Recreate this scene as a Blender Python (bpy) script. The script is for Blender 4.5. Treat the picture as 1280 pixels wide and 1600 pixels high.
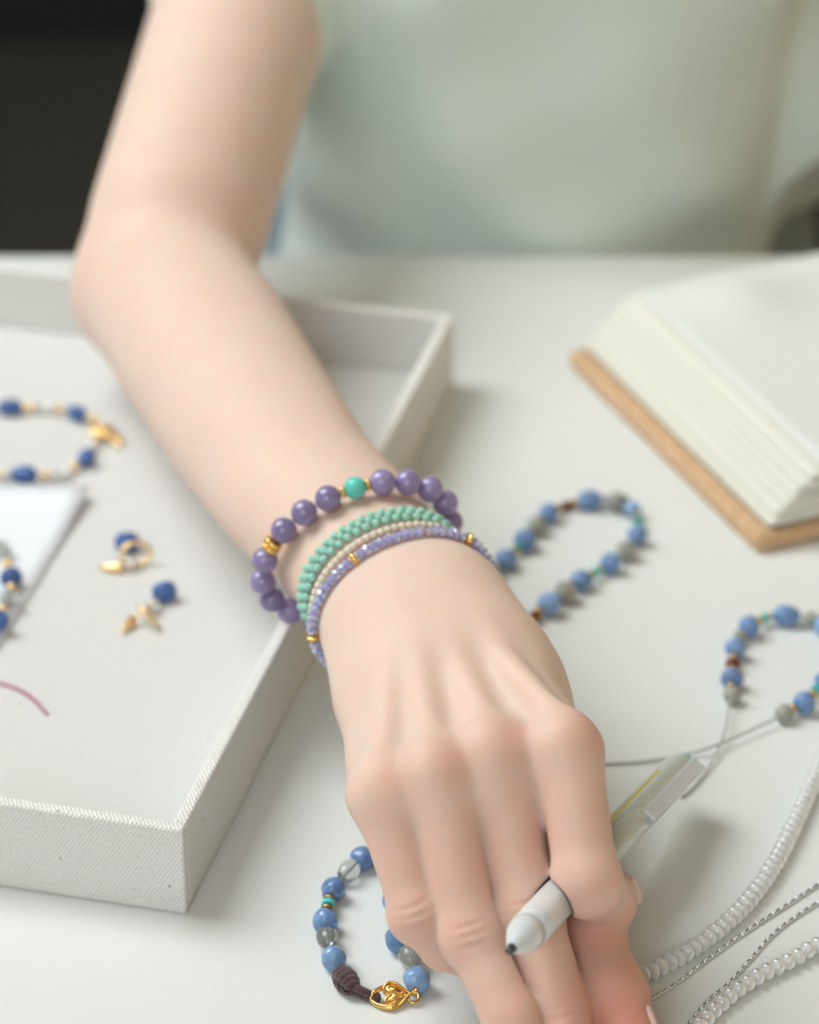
import bpy, bmesh, math, random
import numpy as np
from mathutils import Vector, Matrix, noise

random.seed(7); np.random.seed(7)
for o in list(bpy.data.objects): bpy.data.objects.remove(o)
SC = bpy.context.scene
COL = SC.collection

# ------------------------------------------------------------------ camera
F, PITCH, CH = 4800.0, math.radians(30.1), 0.575          # focal length in pixels of a 1280x1600 frame
SP, CP = math.sin(PITCH), math.cos(PITCH)
cam_d = bpy.data.cameras.new('camera'); cam = bpy.data.objects.new('camera', cam_d); COL.objects.link(cam)
cam.location = (0, 0, CH); cam.rotation_euler = (math.pi/2 - PITCH, 0, 0)
cam_d.sensor_fit = 'VERTICAL'; cam_d.sensor_height = 36.0; cam_d.lens = F/1600*36.0
cam_d.clip_start = 0.05; cam_d.clip_end = 50
cam_d.dof.use_dof = True; cam_d.dof.focus_distance = 0.90
cam_d.dof.aperture_fstop = 108.0/15.0
SC.camera = cam

# ------------------------------------------------------------------ light
SC.view_settings.view_transform = 'Standard'; SC.view_settings.look = 'None'
SC.view_settings.gamma = 1.0; SC.view_settings.use_curve_mapping = False
SC.view_settings.exposure = 0.0
W = bpy.data.worlds.new('sky'); SC.world = W; W.use_nodes = True
W.node_tree.nodes['Background'].inputs[0].default_value = (0.80, 0.90, 1.0, 1)
W.node_tree.nodes['Background'].inputs[1].default_value = 1.0
def area(name, loc, target, sx, sy, power, col):
    l = bpy.data.lights.new(name, 'AREA'); l.shape = 'RECTANGLE'; l.size = sy; l.size_y = sx
    l.energy = power; l.color = col
    o = bpy.data.objects.new(name, l); COL.objects.link(o); o.location = loc
    o.rotation_euler = (Vector(target)-Vector(loc)).to_track_quat('-Z', 'Y').to_euler()
    return o
area('window_daylight', (-1.14, 1.42, 1.72), (0.05, 0.95, 0.0), 1.5, 1.0, 43, (0.95, 0.995, 1.0))
area('front_fill', (-0.45, -1.44, 1.35), (-0.1, 0.9, 0.0), 1.4, 1.1, 21, (0.86, 0.96, 1.0))  # unseen soft source added behind the camera as fill

# ------------------------------------------------------------------ pixel helpers (photo pixels -> world points)
def D(px, py, d):
    v = (py-800)/F
    return Vector(((px-640)/F*d, d*(CP - v*SP), CH - d*(SP + v*CP)))
def Q(px, py, z=0.0):
    v = (py-800)/F
    return D(px, py, (CH-z)/(SP + v*CP))

# ------------------------------------------------------------------ materials
def mat(name, col, rough=0.5, metal=0.0, trans=0.0, ior=1.45, sss=0.0, spec=0.5, var=0.0, vscale=300, col2=None,
        bump=0.0, bscale=800, coat=0.0, sheen=0.0):
    m = bpy.data.materials.new(name); m.use_nodes = True
    nt = m.node_tree; b = nt.nodes['Principled BSDF']
    b.inputs['Base Color'].default_value = (*col, 1); b.inputs['Roughness'].default_value = rough
    b.inputs['Metallic'].default_value = metal; b.inputs['Transmission Weight'].default_value = trans
    b.inputs['IOR'].default_value = ior; b.inputs['Specular IOR Level'].default_value = spec
    b.inputs['Coat Weight'].default_value = coat; b.inputs['Sheen Weight'].default_value = sheen
    if sss:
        b.inputs['Subsurface Weight'].default_value = sss
        b.inputs['Subsurface Radius'].default_value = (1.0, 0.4, 0.25); b.inputs['Subsurface Scale'].default_value = 0.004
    if var or bump:
        tc = nt.nodes.new('ShaderNodeTexCoord'); oi = nt.nodes.new('ShaderNodeObjectInfo')
        add = nt.nodes.new('ShaderNodeVectorMath'); add.operation = 'ADD'
        sc = nt.nodes.new('ShaderNodeVectorMath'); sc.operation = 'SCALE'; sc.inputs['Scale'].default_value = 0.7
        cmb = nt.nodes.new('ShaderNodeCombineXYZ')
        for i in range(3): nt.links.new(oi.outputs['Random'], cmb.inputs[i])
        nt.links.new(cmb.outputs[0], sc.inputs[0]); nt.links.new(tc.outputs['Object'], add.inputs[0]); nt.links.new(sc.outputs[0], add.inputs[1])
    if var:
        n = nt.nodes.new('ShaderNodeTexNoise'); n.inputs['Scale'].default_value = vscale; n.inputs['Detail'].default_value = 5
        nt.links.new(add.outputs[0], n.inputs['Vector'])
        r = nt.nodes.new('ShaderNodeValToRGB')
        c2 = col2 or tuple(c*0.6 for c in col)
        r.color_ramp.elements[0].position = 0.5-0.25; r.color_ramp.elements[1].position = 0.5+0.25
        r.color_ramp.elements[0].color = (*c2, 1); r.color_ramp.elements[1].color = (*col, 1)
        mx = nt.nodes.new('ShaderNodeMixRGB'); mx.inputs[0].default_value = var; mx.inputs[1].default_value = (*col, 1)
        nt.links.new(n.outputs[0], r.inputs[0]); nt.links.new(r.outputs[0], mx.inputs[2])
        hs = nt.nodes.new('ShaderNodeHueSaturation'); mr = nt.nodes.new('ShaderNodeMapRange')
        mr.inputs[3].default_value = 0.82; mr.inputs[4].default_value = 1.15
        nt.links.new(oi.outputs['Random'], mr.inputs[0]); nt.links.new(mr.outputs[0], hs.inputs['Value'])
        nt.links.new(mx.outputs[0], hs.inputs['Color']); nt.links.new(hs.outputs[0], b.inputs['Base Color'])
    if bump:
        n2 = nt.nodes.new('ShaderNodeTexNoise'); n2.inputs['Scale'].default_value = bscale; n2.inputs['Detail'].default_value = 3
        nt.links.new(add.outputs[0], n2.inputs['Vector'])
        bp = nt.nodes.new('ShaderNodeBump'); bp.inputs['Strength'].default_value = bump; bp.inputs['Distance'].default_value = 0.001
        nt.links.new(n2.outputs[0], bp.inputs['Height']); nt.links.new(bp.outputs[0], b.inputs['Normal'])
    return m

def linen(name, col, period=0.00125, strength=0.6):
    """canvas weave from UVs in metres"""
    m = mat(name, col, rough=0.9, spec=0.2); nt = m.node_tree; b = nt.nodes['Principled BSDF']
    uv = nt.nodes.new('ShaderNodeUVMap'); sp = nt.nodes.new('ShaderNodeSeparateXYZ'); nt.links.new(uv.outputs[0], sp.inputs[0])
    def mth(op, a, c):
        n = nt.nodes.new('ShaderNodeMath'); n.operation = op
        for i, q in enumerate((a, c)):
            if q is None: continue
            if isinstance(q, (int, float)): n.inputs[i].default_value = q
            else: nt.links.new(q, n.inputs[i])
        return n.outputs[0]
    k = 2*math.pi/period
    su = mth('SINE', mth('MULTIPLY', sp.outputs[0], k), None); sv = mth('SINE', mth('MULTIPLY', sp.outputs[1], k*0.62), None)
    pr = mth('MULTIPLY', su, sv)
    h = mth('MULTIPLY_ADD', pr, 0.5); nt.nodes[-1].inputs[2].default_value = 0.5
    nz = nt.nodes.new('ShaderNodeTexNoise'); nz.inputs['Scale'].default_value = 900; nt.links.new(uv.outputs[0], nz.inputs['Vector'])
    hh = mth('ADD', h, mth('MULTIPLY', nz.outputs[0], 0.6))
    bp = nt.nodes.new('ShaderNodeBump'); bp.inputs['Strength'].default_value = strength; bp.inputs['Distance'].default_value = 0.0004
    nt.links.new(hh, bp.inputs['Height']); nt.links.new(bp.outputs[0], b.inputs['Normal'])
    r = nt.nodes.new('ShaderNodeValToRGB'); r.color_ramp.elements[0].position = 0.15; r.color_ramp.elements[1].position = 0.8
    r.color_ramp.elements[0].color = (*[c*0.68 for c in col], 1); r.color_ramp.elements[1].color = (*col, 1)
    nt.links.new(hh, r.inputs[0])
    # small dark flecks of raw flax
    fl = nt.nodes.new('ShaderNodeTexNoise'); fl.inputs['Scale'].default_value = 420; fl.inputs['Detail'].default_value = 1
    nt.links.new(uv.outputs[0], fl.inputs['Vector'])
    fr = nt.nodes.new('ShaderNodeValToRGB'); fr.color_ramp.elements[0].position = 0.74; fr.color_ramp.elements[1].position = 0.80
    nt.links.new(fl.outputs[0], fr.inputs[0])
    mx = nt.nodes.new('ShaderNodeMixRGB'); mx.inputs[2].default_value = (0.30, 0.24, 0.18, 1)
    nt.links.new(fr.outputs[0], mx.inputs[0]); nt.links.new(r.outputs[0], mx.inputs[1]); nt.links.new(mx.outputs[0], b.inputs['Base Color'])
    return m

M = {}
M['table'] = mat('white_table', (0.76, 0.775, 0.755), rough=0.42, bump=0.12, bscale=1500, spec=0.4)
M['table_leg'] = mat('table_leg_white', (0.7, 0.7, 0.69), rough=0.5)
M['linen'] = linen('canvas_weave', (0.93, 0.92, 0.89), period=0.00135, strength=1.0)
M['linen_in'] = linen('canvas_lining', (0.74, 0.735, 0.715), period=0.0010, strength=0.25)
M['floor'] = mat('dark_floor', (0.075, 0.073, 0.060), rough=0.7, var=0.5, vscale=2.0)
M['wall_dark'] = mat('dark_wall', (0.018, 0.024, 0.025), rough=0.8, var=0.3, vscale=2.0)
M['wall_beige'] = mat('beige_wall', (0.70, 0.50, 0.27), rough=0.9, bump=0.05, bscale=60)
M['wall_white'] = mat('white_wall', (0.72, 0.66, 0.56), rough=0.9, bump=0.05, bscale=60)
M['frame'] = mat('white_frame', (0.8, 0.8, 0.8), rough=0.4)
M['glass'] = mat('window_glass', (1, 1, 1), rough=0.0, trans=1.0, ior=1.01)
M['stone_blue'] = mat('blue_stone', (0.20, 0.34, 0.60), rough=0.16, sss=0.35, var=0.7, vscale=2.2, col2=(0.10, 0.19, 0.40), coat=0.3)
M['stone_pale'] = mat('pale_blue_stone', (0.28, 0.45, 0.72), rough=0.18, sss=0.35, var=0.6, vscale=2.6, col2=(0.15, 0.28, 0.54), coat=0.3)
M['stone_grey'] = mat('grey_green_stone', (0.36, 0.37, 0.33), rough=0.22, var=0.6, vscale=2.0, col2=(0.22, 0.22, 0.17), sss=0.2)
M['quartz'] = mat('smoky_quartz', (0.86, 0.88, 0.86), rough=0.06, trans=0.85, ior=1.42, var=0.8, vscale=1.8, col2=(0.50, 0.54, 0.50))
M['turq'] = mat('turquoise', (0.08, 0.58, 0.60), rough=0.3, var=0.3, vscale=3)
M['bronze'] = mat('antique_bronze', (0.50, 0.34, 0.14), rough=0.32, metal=1.0)
M['gold'] = mat('polished_gold', (0.95, 0.62, 0.20), rough=0.22, metal=1.0)
M['gold_pale'] = mat('pale_gold', (1.0, 0.72, 0.36), rough=0.3, metal=1.0)
M['silver'] = mat('silver', (0.76, 0.80, 0.85), rough=0.16, metal=1.0)
M['cord'] = mat('brown_cord', (0.085, 0.028, 0.032), rough=0.55, sheen=0.4, bump=0.8, bscale=2500)
M['thread'] = mat('grey_thread', (0.42, 0.42, 0.41), rough=0.5)
M['pink'] = mat('pink_thread', (0.52, 0.20, 0.30), rough=0.8)
M['purple'] = mat('purple_stone', (0.33, 0.255, 0.47), rough=0.16, sss=0.25, var=0.75, vscale=1.5, col2=(0.20, 0.165, 0.36), coat=0.8)
M['aqua'] = mat('aqua_stone', (0.14, 0.62, 0.56), rough=0.2, sss=0.4, var=0.25, vscale=1.5)
M['mint'] = mat('mint_seed_bead', (0.34, 0.66, 0.545), rough=0.35, sss=0.2)
M['cream'] = mat('cream_seed_bead', (0.80, 0.70, 0.57), rough=0.25, sss=0.2)
M['lilac'] = mat('lilac_crystal', (0.56, 0.58, 0.94), rough=0.06, trans=0.6, ior=1.55)
M['lilac_clear'] = mat('pale_clear_crystal', (0.80, 0.78, 0.85), rough=0.05, trans=0.8, ior=1.55)
M['brown_glass'] = mat('brown_red_glass', (0.16, 0.035, 0.02), rough=0.15)
M['crystal'] = mat('white_crystal', (0.98, 0.985, 0.985), rough=0.04, trans=0.6, ior=1.48, coat=1.0)
M['lapis'] = mat('deep_blue_stone', (0.075, 0.16, 0.40), rough=0.25, var=0.6, vscale=2.0, col2=(0.035, 0.085, 0.27))
M['pearl'] = mat('white_pearl', (0.92, 0.90, 0.86), rough=0.2, coat=0.4)
M['card'] = mat('white_card', (0.74, 0.765, 0.80), rough=0.7, var=0.15, vscale=90, col2=(0.76, 0.79, 0.84))
M['cork'] = mat('cork', (0.80, 0.54, 0.33), rough=0.85, var=0.8, vscale=220, col2=(0.55, 0.33, 0.17), bump=0.5, bscale=500)
M['page'] = mat('cream_paper', (0.82, 0.805, 0.72), rough=0.85)
M['page_top'] = mat('grey_white_paper', (0.72, 0.73, 0.70), rough=0.8)
M['lining'] = mat('dark_green_lining', (0.05, 0.06, 0.035), rough=0.8)
M['shirt'] = mat('sage_shirt', (0.72, 0.81, 0.75), rough=0.95, sheen=0.3, bump=0.25, bscale=900)
M['denim'] = mat('light_denim', (0.30, 0.38, 0.44), rough=0.9, bump=0.3, bscale=1500)
M['pen_body'] = mat('frosted_plastic', (0.80, 0.84, 0.87), rough=0.38, trans=0.22, ior=1.25, sss=0.2)
M['pen_rear'] = mat('smoky_plastic', (0.62, 0.66, 0.60), rough=0.35, trans=0.3, ior=1.25)
M['pen_clip'] = mat('pen_clip_plastic', (0.82, 0.85, 0.88), rough=0.3, trans=0.3, ior=1.3)
M['pen_teal'] = mat('teal_plastic', (0.05, 0.50, 0.48), rough=0.3)
M['pen_yellow'] = mat('yellow_refill', (0.70, 0.58, 0.10), rough=0.4)
M['pen_metal'] = mat('pen_nib_metal', (0.10, 0.11, 0.12), rough=0.3, metal=0.8)
M['pen_grey'] = mat('pen_inner_grey', (0.42, 0.47, 0.45), rough=0.5)
M['nail'] = mat('nail', (0.80, 0.55, 0.50), rough=0.25, sss=0.2)

def skin_material():
    m = mat('skin', (0.76, 0.50, 0.39), rough=0.48, sss=1.0, spec=0.35)
    nt = m.node_tree; b = nt.nodes['Principled BSDF']
    b.inputs['Subsurface Radius'].default_value = (1.0, 0.35, 0.2); b.inputs['Subsurface Scale'].default_value = 0.0035
    at = nt.nodes.new('ShaderNodeAttribute'); at.attribute_name = 'flush_shade'
    mx = nt.nodes.new('ShaderNodeMixRGB'); mx.inputs[1].default_value = (0.77, 0.59, 0.50, 1); mx.inputs[2].default_value = (0.66, 0.29, 0.22, 1)
    nz = nt.nodes.new('ShaderNodeTexNoise'); nz.inputs['Scale'].default_value = 45; nz.inputs['Detail'].default_value = 4
    tc = nt.nodes.new('ShaderNodeTexCoord'); nt.links.new(tc.outputs['Object'], nz.inputs['Vector'])
    ad = nt.nodes.new('ShaderNodeMath'); ad.operation = 'MULTIPLY_ADD'; ad.inputs[1].default_value = 0.25; 
    nt.links.new(nz.outputs[0], ad.inputs[0]); nt.links.new(at.outputs['Fac'], ad.inputs[2])
    sb = nt.nodes.new('ShaderNodeMath'); sb.operation = 'SUBTRACT'; sb.inputs[1].default_value = 0.11; sb.use_clamp = True
    nt.links.new(ad.outputs[0], sb.inputs[0]); nt.links.new(sb.outputs[0], mx.inputs[0]); nt.links.new(mx.outputs[0], b.inputs['Base Color'])
    n2 = nt.nodes.new('ShaderNodeTexNoise'); n2.inputs['Scale'].default_value = 1100; n2.inputs['Detail'].default_value = 3
    nt.links.new(tc.outputs['Object'], n2.inputs['Vector'])
    bp = nt.nodes.new('ShaderNodeBump'); bp.inputs['Strength'].default_value = 0.10; bp.inputs['Distance'].default_value = 0.0006
    nt.links.new(n2.outputs[0], bp.inputs['Height']); nt.links.new(bp.outputs[0], b.inputs['Normal'])
    return m
M['skin'] = skin_material()

# ------------------------------------------------------------------ object helpers
def link(name, me, parent=None, mw=None):
    """link a mesh object; mw is its world matrix (things are never rotated or scaled, so a child only takes off its parent's place)"""
    o = bpy.data.objects.new(name, me); COL.objects.link(o)
    mw = Matrix.Identity(4) if mw is None else mw.copy()
    if parent is not None:
        o.parent = parent
        p = parent; off = Vector((0, 0, 0))
        while p is not None:
            off += p.location; p = p.parent
        # parents that are meshes may be rotated: use the full inverse for those
        if parent.type == 'MESH' and parent.get('_mw'):
            pm = Matrix([parent['_mw'][i*4:i*4+4] for i in range(4)])
            o.matrix_basis = pm.inverted() @ mw
        else:
            mw.translation -= off
            o.matrix_basis = mw
            mw.translation += off
    else:
        o.matrix_basis = mw
    return o
def keep_mw(o, mw): o['_mw'] = [x for r in mw for x in r]
def mesh(name, verts, faces, m=None, smooth=True, uv=None):
    me = bpy.data.meshes.new(name); me.from_pydata([tuple(v) for v in verts], [], faces)
    if m: me.materials.append(m)
    if smooth: me.shade_smooth()
    if uv is not None:
        l = me.uv_layers.new(name='UVMap'); 
        for i, q in enumerate(uv): l.data[i].uv = q
    me.update(); return me
def bm_mesh(name, bm, m=None, smooth=True):
    me = bpy.data.meshes.new(name); bm.normal_update(); bm.to_mesh(me); bm.free()
    if m: me.materials.append(m)
    if smooth: me.shade_smooth()
    return me
def tag(o, label=None, cat=None, group=None, kind=None):
    if label: o['label'] = label
    if cat: o['category'] = cat
    if group: o['group'] = group
    if kind: o['kind'] = kind
    return o
def thing(name, loc, label, cat, group=None):
    o = bpy.data.objects.new(name, None); COL.objects.link(o); o.location = loc; o.empty_display_size = 0.01
    return tag(o, label, cat, group)
def box_bm(sx, sy, sz, bevel=0.0, seg=2):
    bm = bmesh.new(); bmesh.ops.create_cube(bm, size=1.0)
    bmesh.ops.scale(bm, vec=(sx, sy, sz), verts=bm.verts)
    if bevel: bmesh.ops.bevel(bm, geom=bm.edges[:], offset=bevel, segments=seg, affect='EDGES', profile=0.5)
    return bm
def box_uv(me):
    l = me.uv_layers.new(name='UVMap')
    for p in me.polygons:
        n = p.normal; a = max(range(3), key=lambda i: abs(n[i])); ax = [(1, 2), (0, 2), (0, 1)][a]
        for li in p.loop_indices:
            c = me.vertices[me.loops[li].vertex_index].co
            l.data[li].uv = (c[ax[0]], c[ax[1]])
def box(name, c, s, m, parent=None, bevel=0.0, rot=0.0, uv=False, seg=2):
    bm = box_bm(*s, bevel=bevel, seg=seg); me = bm_mesh(name, bm, m, smooth=False)
    if uv: box_uv(me)
    mw = Matrix.Translation(c) @ Matrix.Rotation(rot, 4, 'Z')
    o = link(name, me, parent, mw); keep_mw(o, mw); return o
def frame_from(t, up=Vector((0, 0, 1))):
    x = Vector(t).normalized(); y = up.cross(x)
    if y.length < 1e-4: y = Vector((0, 1, 0)).cross(x)
    y.normalize(); z = x.cross(y)
    return Matrix((x, y, z)).transposed()
def place(p, t, s=(1, 1, 1), up=Vector((0, 0, 1)), roll=0.0):
    R = frame_from(t, up) @ Matrix.Rotation(roll, 3, 'X') @ Matrix.Diagonal(s)
    mw = R.to_4x4(); mw.translation = p; return mw
def catmull(P, n=12, closed=False):
    P = [Vector(p) for p in P]; N = len(P); out = []
    rng = range(N if closed else N-1)
    for i in rng:
        if closed: p0, p1, p2, p3 = P[(i-1) % N], P[i], P[(i+1) % N], P[(i+2) % N]
        else: p0, p1, p2, p3 = P[max(i-1, 0)], P[i], P[i+1], P[min(i+2, N-1)]
        for k in range(n):
            t = k/n
            out.append(0.5*((2*p1) + (p2-p0)*t + (2*p0-5*p1+4*p2-p3)*t*t + (3*p1-p0-3*p2+p3)*t**3))
    if not closed: out.append(P[-1].copy())
    return out
def resample(P, step=None, n=None, closed=False, start=0.0):
    """points and tangents at equal arc length"""
    P = [Vector(p) for p in P]
    if closed: P = P + [P[0]]
    L = [0.0]
    for a, b in zip(P, P[1:]): L.append(L[-1]+(b-a).length)
    tot = L[-1]
    if n is None: n = max(2, int(round((tot-start)/step)) + (0 if closed else 1))
    res = []; j = 0
    for i in range(n):
        s = start + (tot-start)*i/(n if closed else n-1)
        s = min(s, tot-1e-9)
        while j < len(L)-2 and L[j+1] < s: j += 1
        u = (s-L[j])/max(L[j+1]-L[j], 1e-9)
        res.append((P[j].lerp(P[j+1], u), (P[j+1]-P[j]).normalized()))
    return res
def tube_mesh(name, P, r, m, seg=8, closed=False, taper=None):
    P = [Vector(p) for p in P]; N = len(P); V = []; Fc = []
    up = Vector((0.13, 0.21, 0.97))
    for i, p in enumerate(P):
        a = P[(i-1) % N] if (closed or i > 0) else p; b = P[(i+1) % N] if (closed or i < N-1) else p
        R = frame_from(b-a, up); rr = r if taper is None else r*taper(i/(N-1))
        for k in range(seg):
            th = 2*math.pi*k/seg
            V.append(p + R @ Vector((0, rr*math.cos(th), rr*math.sin(th))))
    for i in range(N if closed else N-1):
        for k in range(seg):
            a, b = i*seg+k, i*seg+(k+1) % seg; c, d = ((i+1) % N)*seg+(k+1) % seg, ((i+1) % N)*seg+k
            Fc.append((a, b, c, d))
    if not closed:
        Fc.append(tuple(range(seg))[::-1]); Fc.append(tuple((N-1)*seg+k for k in range(seg)))
    return mesh(name, V, Fc, m)
def lathe_mesh(name, prof, m, seg=16, smooth=True):
    """profile (x, r) turned about the X axis"""
    V = []; Fc = []
    for x, r in prof:
        for k in range(seg):
            th = 2*math.pi*k/seg; V.append((x, r*math.cos(th), r*math.sin(th)))
    n = len(prof)
    for i in range(n-1):
        for k in range(seg):
            Fc.append((i*seg+k, (i+1)*seg+k, (i+1)*seg+(k+1) % seg, i*seg+(k+1) % seg))
    Fc.append(tuple(range(seg))); Fc.append(tuple((n-1)*seg+k for k in range(seg))[::-1])
    return mesh(name, V, Fc, m, smooth=smooth)

# ------------------------------------------------------------------ signed distance fields and surface nets
def smin(a, b, k):
    h = np.clip(0.5+0.5*(b-a)/k, 0, 1)
    return b*(1-h)+a*h-k*h*(1-h)
def cap(P, a, b, ra, rb):
    a = np.array(a, np.float32); b = np.array(b, np.float32); ba = b-a
    pa = P-a; t = np.clip(pa@ba/float(ba@ba), 0, 1)
    q = pa-t[:, None]*ba
    return np.sqrt((q*q).sum(1))-(ra+(rb-ra)*t)
def sph(P, c, r):
    q = P-np.array(c, np.float32); return np.sqrt((q*q).sum(1))-r
def ell_tube(P, pts, U):
    """pts: list of (point, ru, rn); U: sideways direction.  Elliptic tube along a polyline"""
    best = np.full(len(P), 1e9, np.float32); U = np.array(U, np.float32); U /= np.linalg.norm(U)
    for (a, ua, na), (b, ub, nb) in zip(pts, pts[1:]):
        a = np.array(a, np.float32); b = np.array(b, np.float32); ba = b-a; L = np.linalg.norm(ba); A = ba/L
        u = U-A*(U@A); u /= np.linalg.norm(u); n = np.cross(A, u)
        pa = P-a; t = np.clip(pa@A/L, 0, 1); q = pa-t[:, None]*ba
        ru = ua+(ub-ua)*t; rn = na+(nb-na)*t
        d = np.sqrt((q@u/ru)**2+(q@n/rn)**2+(q@A/rn)**2)
        best = np.minimum(best, (d-1)*np.minimum(ru, rn))
    return best
def surface_nets(sdf, lo, hi, vox, smooth_it=2):
    lo = np.array(lo, np.float32); B = 8
    nb = np.ceil((np.array(hi)-lo)/(vox*B)).astype(int); n = nb*B
    g = np.stack(np.meshgrid(*[np.arange(k) for k in nb], indexing='ij'), -1).reshape(-1, 3)
    c = lo+(g*B+B/2)*np.float32(vox)
    dv = sdf(c.astype(np.float32))
    near = np.abs(dv) < vox*B*1.35
    Fd = np.where(dv < 0, -1.0, 1.0).astype(np.float32).reshape(nb)
    Fd = np.repeat(np.repeat(np.repeat(Fd, B, 0), B, 1), B, 2)
    loc = np.stack(np.meshgrid(np.arange(B), np.arange(B), np.arange(B), indexing='ij'), -1).reshape(-1, 3)
    gb = g[near]
    for s in range(0, len(gb), 800):
        idx = (gb[s:s+800, None, :]*B+loc[None]).reshape(-1, 3)
        v = sdf((lo+(idx+0.5)*np.float32(vox)).astype(np.float32))
        Fd[idx[:, 0], idx[:, 1], idx[:, 2]] = v
    S = Fd < 0
    cnt = np.zeros(tuple(n-1), np.int8)
    for dx in (0, 1):
        for dy in (0, 1):
            for dz in (0, 1):
                cnt += S[dx:n[0]-1+dx, dy:n[1]-1+dy, dz:n[2]-1+dz]
    act = np.argwhere((cnt > 0) & (cnt < 8))
    vid = np.full(tuple(n-1), -1, np.int32); vid[act[:, 0], act[:, 1], act[:, 2]] = np.arange(len(act))
    corner = np.array([[i, j, k] for i in (0, 1) for j in (0, 1) for k in (0, 1)])
    vals = np.stack([Fd[act[:, 0]+o[0], act[:, 1]+o[1], act[:, 2]+o[2]] for o in corner], 1)
    acc = np.zeros((len(act), 3)); num = np.zeros(len(act))
    for i in range(8):
        for j in range(i+1, 8):
            if np.abs(corner[i]-corner[j]).sum() != 1: continue
            a, b = vals[:, i], vals[:, j]; x = (a < 0) != (b < 0)
            t = np.where(x, a/np.where(x, a-b, 1), 0)
            acc += np.where(x[:, None], corner[i]+(corner[j]-corner[i])*t[:, None], 0); num += x
    V = lo+(act+acc/num[:, None]+0.5)*vox
    quads = []
    for ax in range(3):
        o1, o2 = [(1, 2), (2, 0), (0, 1)][ax]
        sl = [slice(0, None)]*3; sa = [slice(1, n[i]-1) for i in range(3)]; sb = list(sa)
        sa[ax] = slice(0, n[ax]-1); sb[ax] = slice(1, n[ax])
        a = S[tuple(sa)]; b = S[tuple(sb)]
        e = np.argwhere(a != b); inside = a[e[:, 0], e[:, 1], e[:, 2]]
        off = np.array([1, 1, 1]); off[ax] = 0; e = e+off
        d1 = np.zeros(3, int); d1[o1] = 1; d2 = np.zeros(3, int); d2[o2] = 1
        def vi(q): return vid[q[:, 0], q[:, 1], q[:, 2]]
        q = np.stack([vi(e-d1-d2), vi(e-d2), vi(e), vi(e-d1)], 1)
        q[~inside] = q[~inside][:, ::-1]
        quads.append(q[(q >= 0).all(1)])
    Qd = np.concatenate(quads)
    # smoothing
    E = np.concatenate([Qd[:, [0, 1]], Qd[:, [1, 2]], Qd[:, [2, 3]], Qd[:, [3, 0]]])
    deg = np.bincount(E.ravel(), minlength=len(V)).astype(float)
    for it in range(smooth_it):
        for lam in (0.5, -0.52):
            s = np.zeros_like(V)
            for k in range(3):
                s[:, k] = np.bincount(E[:, 0], V[E[:, 1], k], len(V))+np.bincount(E[:, 1], V[E[:, 0], k], len(V))
            V = V+lam*(s/deg[:, None]-V)
    return V, Qd
def np_mesh(name, V, Qd, m):
    me = bpy.data.meshes.new(name)
    me.vertices.add(len(V)); me.vertices.foreach_set('co', V.astype(np.float32).ravel())
    me.loops.add(Qd.size); me.loops.foreach_set('vertex_index', Qd.astype(np.int32).ravel())
    me.polygons.add(len(Qd)); me.polygons.foreach_set('loop_start', np.arange(0, Qd.size, 4, dtype=np.int32))
    me.polygons.foreach_set('loop_total', np.full(len(Qd), 4, np.int32))
    me.update(calc_edges=True); me.validate(); me.materials.append(m); me.shade_smooth()
    return me

# ================================================================== ROOM
RX0, RX1, RY0, RY1, RZ0, RZ1 = -1.2, 1.5, -1.5, 3.35, -0.74, 2.7
def struct(o): o['kind'] = 'structure'; return o
struct(box('floor', ((RX0+RX1)/2, (RY0+RY1)/2, RZ0-0.05), (RX1-RX0, RY1-RY0, 0.1), M['floor']))
struct(box('ceiling', ((RX0+RX1)/2, (RY0+RY1)/2, RZ1+0.05), (RX1-RX0, RY1-RY0, 0.1), M['wall_white']))
struct(box('wall_back', ((RX0+RX1)/2, RY1+0.05, (RZ0+RZ1)/2), (RX1-RX0, 0.1, RZ1-RZ0), M['wall_dark']))
struct(box('wall_right', (RX1+0.05, (RY0+RY1)/2, (RZ0+RZ1)/2), (0.1, RY1-RY0, RZ1-RZ0), M['wall_beige']))
def wall_with_holes(name, holes, axis='x'):
    """left wall (axis x) or front wall (axis y), 0.1 thick, with window holes given as (start, end, z0, z1)"""
    A0, A1 = (RY0, RY1) if axis == 'x' else (RX0, RX1)
    bm = bmesh.new(); parts = []; y = A0
    for (a0, a1, h0, h1) in holes:
        parts += [(y, a0, RZ0, RZ1), (a0, a1, RZ0, h0), (a0, a1, h1, RZ1)]; y = a1
    parts.append((y, A1, RZ0, RZ1))
    for (p, q, r, t_) in parts:
        t = box_bm(*((0.1, q-p, t_-r) if axis == 'x' else (q-p, 0.1, t_-r)))
        c = (RX0-0.05, (p+q)/2, (r+t_)/2) if axis == 'x' else ((p+q)/2, RY0-0.05, (r+t_)/2)
        bmesh.ops.translate(t, vec=c, verts=t.verts)
        me = bpy.data.meshes.new('t'); t.to_mesh(me); t.free(); bm.from_mesh(me)
    return struct(link(name, bm_mesh(name, bm, M['wall_white'], smooth=False)))
wall_with_holes('wall_left', ((0.86, 1.98, 0.86, 2.58),))
wall_with_holes('wall_front', ((-1.10, 0.20, 0.80, 1.90),), 'y')  # opening cut for the added fill window
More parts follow.
